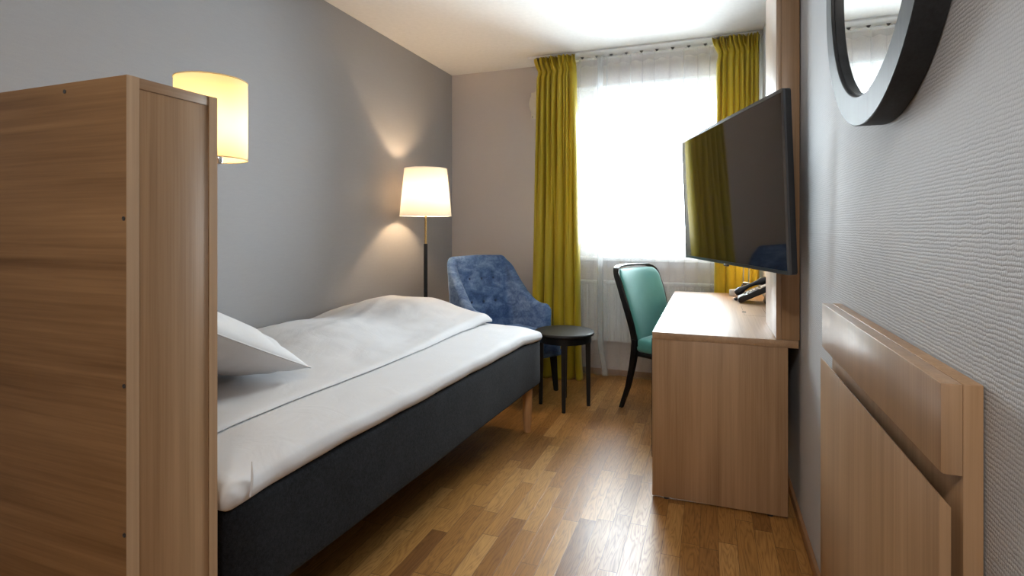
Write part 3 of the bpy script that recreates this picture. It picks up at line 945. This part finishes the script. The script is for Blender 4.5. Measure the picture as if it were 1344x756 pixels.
# ------------------------------------------------------------------ desk and wall column
def desk():
    x0, x1, y0, y1 = -.243, .341, 2.472, 4.12
    o = empty('desk', (x0, y0, 0), 0, 'oak-veneer writing desk along the right wall, under the television', 'desk')
    L, W = y1 - y0, x1 - x0
    link('desk_top', box(0, W, 0, L, .709, .74, .0015), 'oak_y', o)
    link('side_panel', box(0, .545, .003, .03, .008, .7085, .0012), 'oak_v', o)
    link('side_panel', box(.02, .545, L - .03, L - .003, .008, .7085, .0012), 'oak_v', o)
    link('modesty_panel', box(.46, .478, .031, L - .031, .25, .7085, .001), 'oak_y', o)
    link('cabinet_door', box(-.006, .012, .034, .40, .165, .704, .002), 'black_plastic', o, label='dark cabinet door edge')
    for x, y in ((.06, .016), (.48, .016), (.06, L - .016), (.48, L - .016)):
        link('foot_glide', lathe([(0, 0), (.012, 0), (.012, .0079), (0, .0079)], 14, (x, y, 0)), 'black_plastic', o)
    # cable hatch let into the top, with its thin dark joint and finger notch
    hx0, hx1, hy0, hy1 = .415, .528, .63, .99
    bm = bmesh.new(); g = .0012; z = .7402
    for a in ((hx0, hx1, hy0, hy0 + g * 2), (hx0, hx0 + g, hy0, hy1), (hx0, hx1, hy1 - g * 2, hy1), (hx1 - g, hx1, hy0, hy1)):
        box(a[0], a[1], a[2], a[3], .7395, z, bm=bm)
    link('cable_hatch', bm, 'dark_gap', o, smooth=0)
    link('finger_notch', box(hx0 - .006, hx0 + .014, .735, .775, .7393, .7404, .001), 'dark_gap', o)
desk()

def column():
    x0, x1, y0, y1 = .258, XR - .004, 2.476, 2.915
    o = empty('wall_panel', (x0, y0, .7412), 0, 'tall oak mounting panel standing on the desk behind the television', 'panel')
    z1 = H - .004 - .7412
    link('front_panel', box(0, .019, .0, y1 - y0, 0, z1, .0008), 'oak_gloss', o)
    link('side_board', box(.0195, x1 - x0, .002, .02, 0, z1, .0008), 'oak_v', o)
    link('side_board', box(.0195, x1 - x0, y1 - y0 - .02, y1 - y0 - .002, 0, z1, .0008), 'oak_v', o)
column()

# ------------------------------------------------------------------ television
def television():
    n = Vector((-.9425, -.334, 0)); lat = Vector((-.334, .9425, 0))      # lat: near -> far
    c = Vector((.0555, 2.6055, 1.3645))
    ang = math.atan2(-n.x, n.y) + PI        # local -y faces along n, local x runs along the screen
    o = empty('television', c, 0, 'large black flat-screen television on a swivel arm above the desk', 'television')
    W, Hh, D = 1.152, .648, .027
    # local axes: x = along the screen towards the near end, y = into the back, z = up
    xa = -lat; ya = -n
    rot = Matrix((xa, ya, Vector((0, 0, 1)))).transposed().to_4x4()
    tilt = Matrix.Rotation(R(2.1), 4, 'X')      # leans forward over the room
    o.matrix_world = Matrix.Translation(c) @ rot @ tilt
    def rr(w, h, r, n=6):
        pts = []
        for cx, cz, a0 in ((w / 2 - r, h / 2 - r, 0), (-w / 2 + r, h / 2 - r, 90), (-w / 2 + r, -h / 2 + r, 180), (w / 2 - r, -h / 2 + r, 270)):
            for k in range(n + 1): a = R(a0 + 90 * k / n); pts.append((cx + r * math.cos(a), cz + r * math.sin(a)))
        return pts
    link('housing', prism(rr(W, Hh, .012), 'y', .004, D, .003), 'black_plastic', o)
    bm = bmesh.new()
    outer, inner = rr(W, Hh, .010), rr(W - .024, Hh - .026, .003)
    m = len(outer); loops = []
    for pts, y in ((outer, .006), (outer, -.002), (inner, -.004), (inner, .002)):
        loops.append([bm.verts.new((p[0], y, p[1])) for p in pts])
    for A, B in zip(loops, loops[1:]):
        for k in range(m): bm.faces.new((A[k], A[(k + 1) % m], B[(k + 1) % m], B[k]))
    link('bezel', bm, 'bezel', o, smooth=30)
    link('screen', box(-W / 2 + .0125, W / 2 - .0125, -.0018, .0035, -Hh / 2 + .0135, Hh / 2 - .0135), 'screen', o, smooth=0, label='glossy black screen')
    link('bottom_badge', box(-.022, .022, -.003, .008, -Hh / 2 - .009, -Hh / 2 + .002, .003), 'bezel', o)
    link('rear_bulge', box(-.42, .42, D - .002, D + .03, -.26, .18, .014), 'black_plastic', o)
    link('wall_arm', tube([(-.05, D + .03, 0), (-.05, D + .07, 0), (-.07, .158, 0)], .022, 12), 'black_plastic', o)
    link('mount_plate', box(-.2, .1, D + .029, D + .04, -.12, .12, .003), 'black_plastic', o)
television()

# ------------------------------------------------------------------ telephone
def telephone():
    o = empty('telephone', (.165, 3.60, .7402), 0, 'black desk telephone with sloping keypad and handset near the far end of the desk', 'telephone')
    # local x: front (user, low) -> back (high); y: near side -> far side (handset)
    bm = prism([(0, .004), (.012, 0), (.20, .093), (.21, .10), (.205, .125), (.19, .128), (-.002, .03)], 'y', 0, .175, .004)
    link('body', bm, 'phone', o)
    link('stand', prism([(.15, 0), (.162, 0), (.19, .088), (.176, .082)], 'y', .02, .155, .001), 'phone', o)
    sl = math.atan2(.098, .192)
    def on(u, v, h=0.):      # point on the sloping face
        return (-.002 + u * math.cos(sl) - h * math.sin(sl), v, .03 + u * math.sin(sl) + h * math.cos(sl))
    def slab(name, u0, u1, v0, v1, h, mat, par, bev=.001):
        b = box(u0, u1, v0, v1, 0, h, bev)
        bmesh.ops.rotate(b, verts=b.verts, cent=(0, 0, 0), matrix=Matrix.Rotation(-sl, 3, 'Y'))
        bmesh.ops.translate(b, verts=b.verts, vec=(-.002, 0, .03))
        return link(name, b, mat, par)
    slab('front_plate', .006, .045, .006, .09, .0035, 'phone_key', o)
    for r in range(4):
        for c in range(3):
            slab('key', .058 + r * .02, .073 + r * .02, .012 + c * .024, .031 + c * .024, .006, 'phone_key', o)
    slab('display', .148, .195, .012, .085, .004, 'phone_key', o)
    hs = []
    for k in range(15):
        t = k / 14; u = -.004 + .215 * t
        hs.append(on(u, .137, .016 + .010 * math.sin(PI * t)))
    rad = [.012, .021, .024, .022, .016, .0135, .0125, .0125, .0125, .0135, .016, .022, .024, .021, .012]
    link('handset', tube(hs, rad, 14), 'phone', o, smooth=60)
    cord = []
    for k in range(140):
        t = k / 139; a = t * 2 * PI * 16
        cord.append((-.006 - .010 * math.sin(PI * t) + .005 * math.cos(a), .10 + .085 * t, .0085 + .005 * math.sin(a)))
    link('coiled_cord', tube(cord, .0022, 6), 'black_plastic', o)
telephone()

# ------------------------------------------------------------------ desk lamp base seen under the television
def desk_lamp():
    o = empty('desk_lamp', (.175, 3.99, .7402), 0, 'small desk lamp with round white base and twin chrome rods behind the telephone', 'desk lamp')
    link('base', lathe([(0, 0), (.05, 0), (.052, .004), (.052, .035), (.049, .04), (0, .042)], 40), 'white_metal', o)
    link('stem', tube([(.02, .02, .04), (.035, .02, .075), (.055, .02, .085)], .006, 10), 'chrome', o)
    link('pivot', tube([(.035, .0, .085), (.075, .0, .085)], .012, 14), 'bezel', o)
    bm = bmesh.new()
    for dx in (.037, .072):
        tube([(dx, 0, .075), (dx + .004, 0, .33)], .0035, 10, bm=bm)
    link('twin_rod', bm, 'chrome', o)
    bm = lathe([(.02, .0), (.055, -.07), (.057, -.07), (.024, .006), (0, .006)], 32, (.06, -.02, .36), caps=False)
    link('lamp_shade', bm, 'white_metal', o)
    link('bulb', lathe([(0, -.055), (.012, -.05), (.02, -.035), (.012, -.012), (.010, .0), (0, .0)], 20, (.06, -.02, .36)), mat_emit('bulb_desk', (1., .66, .34), 160.), o)
desk_lamp()

# ------------------------------------------------------------------ round mirror on right wall
def mirror():
    o = empty('mirror', (XR, 1.296, 1.807), 0, 'round mirror in a dark wooden frame on the textured right wall', 'mirror')
    r0, r1, d = .322, .386, .050
    def ring(prof, mat, name, n=128):
        bm = bmesh.new(); L = []
        for k in range(n):
            a = 2 * PI * k / n
            L.append([bm.verts.new((-x, r * math.cos(a), r * math.sin(a))) for r, x in prof])
        m = len(prof)
        for k in range(n):
            A, B = L[k], L[(k + 1) % n]
            for j in range(m): bm.faces.new((A[j], A[(j + 1) % m], B[(j + 1) % m], B[j]))
        return link(name, bm, mat, o, smooth=30)
    ring([(r1, .002), (r1, d - .002), (r1 - .002, d), (r0 + .002, d), (r0, d - .002), (r0, d - .007), (r0 - .005, d - .008), (r0 - .005, d - .016), (r0 - .005, .002)], 'mirror_frame', 'frame')
    bm = bmesh.new(); n = 96
    A = [bm.verts.new((-.035, (r0 - .004) * math.cos(2 * PI * k / n), (r0 - .004) * math.sin(2 * PI * k / n))) for k in range(n)]
    B = [bm.verts.new((-.030, (r0 - .004) * math.cos(2 * PI * k / n), (r0 - .004) * math.sin(2 * PI * k / n))) for k in range(n)]
    bm.faces.new(A); bm.faces.new(B[::-1])
    for k in range(n): bm.faces.new((A[k], A[(k + 1) % n], B[(k + 1) % n], B[k]))
    link('mirror_glass', bm, 'mirror', o, smooth=30)
mirror()

# ------------------------------------------------------------------ fold-down oak rack on right wall
def rack():
    y0, y1 = .9, 1.737
    o = empty('luggage_rack', (XR - .0025, y0, 0), 0, 'wall-mounted oak luggage rack with its flap folded flat, in the right foreground', 'luggage rack')
    L = y1 - y0
    def xx(x): return x - XR
    link('back_plate', box(xx(.3262), 0, 0, L, .045, .992, .0012), 'oak_v', o)
    pts = [(xx(.301), .991), (xx(.301), .868), (xx(.305), .8655), (xx(.326), .8655), (xx(.326), .991)]
    link('top_block', prism(pts, 'y', 0, L, .0012), 'oak_gloss', o)
    pts = [(xx(.2975), .838), (xx(.2975), .12), (xx(.311), .12), (xx(.311), .8235)]
    link('flap', prism(pts, 'y', -.006, L + .002, .001), 'oak_v', o)
    for yy in (.08, L - .12): link('hinge', box(xx(.3112), xx(.3262), yy, yy + .04, .13, .17, .001), 'screw', o)
rack()

# ------------------------------------------------------------------ camera
F_PX, YAW, HZ, CH = 705., math.atan(260 / 705.), 299., 1.205
cam = bpy.data.cameras.new('camera'); co = bpy.data.objects.new('camera', cam); COL.objects.link(co)
cam.sensor_width = 36.; cam.lens = F_PX / 1344 * 36
cam.shift_y = -(378 - HZ) / 1344
cam.clip_start = .02
co.location = (0, 0, CH); co.rotation_euler = (R(90), 0, YAW)
scene.camera = co

# ------------------------------------------------------------------ light
wld = bpy.data.worlds.new('overcast_sky'); scene.world = wld; wld.use_nodes = True
nt = wld.node_tree; nt.nodes.clear()
bg = nt.nodes.new('ShaderNodeBackground'); wo = nt.nodes.new('ShaderNodeOutputWorld')
bg.inputs[0].default_value = (.88, .945, 1., 1); bg.inputs[1].default_value = 34.
nt.links.new(bg.outputs[0], wo.inputs[0])

def area(name, loc, rot, sx, sy, power, color, portal=False):
    l = bpy.data.lights.new(name, 'AREA'); l.shape = 'RECTANGLE'; l.size = sx; l.size_y = sy; l.energy = power; l.color = color
    o = bpy.data.objects.new(name, l); COL.objects.link(o); o.location = loc; o.rotation_euler = rot
    if portal: l.cycles.is_portal = True
    return o
area('window_portal', ((WX0 + WX1) / 2, YB + .2, (WZ0 + WZ1) / 2), (R(-90), 0, 0), WX1 - WX0, WZ1 - WZ0, 1, (1, 1, 1), True)
area('camera_side_fill', (.05, -.6, H - .03), (0, 0, 0), .4, .4, 15, (1., .94, .88))  # unseen fill light added behind the camera to lift the near side
sp = bpy.data.lights.new('desk_fill_spot', 'SPOT'); sp.energy = 60; sp.color = (1., .93, .85); sp.spot_size = R(52); sp.spot_blend = .9; sp.shadow_soft_size = .08  # added unseen spot, brightens the desk end without reaching partition and left wall
so = bpy.data.objects.new('desk_fill_spot', sp); COL.objects.link(so); so.location = (-.2, -.9, H - .05)
so.rotation_euler = (Vector((.1, 2.5, .75)) - so.location).to_track_quat('-Z', 'Y').to_euler()

scene.view_settings.view_transform = 'Standard'
scene.view_settings.look = 'None'
scene.view_settings.exposure = .5
scene.view_settings.gamma = 1.
scene.view_settings.use_curve_mapping = False
scene.cycles.use_denoising = True
scene.cycles.max_bounces = 10
scene.cycles.diffuse_bounces = 6
scene.cycles.transparent_max_bounces = 16
scene.cycles.sample_clamp_indirect = 8.
scene.cycles.caustics_reflective = False
scene.cycles.caustics_refractive = False
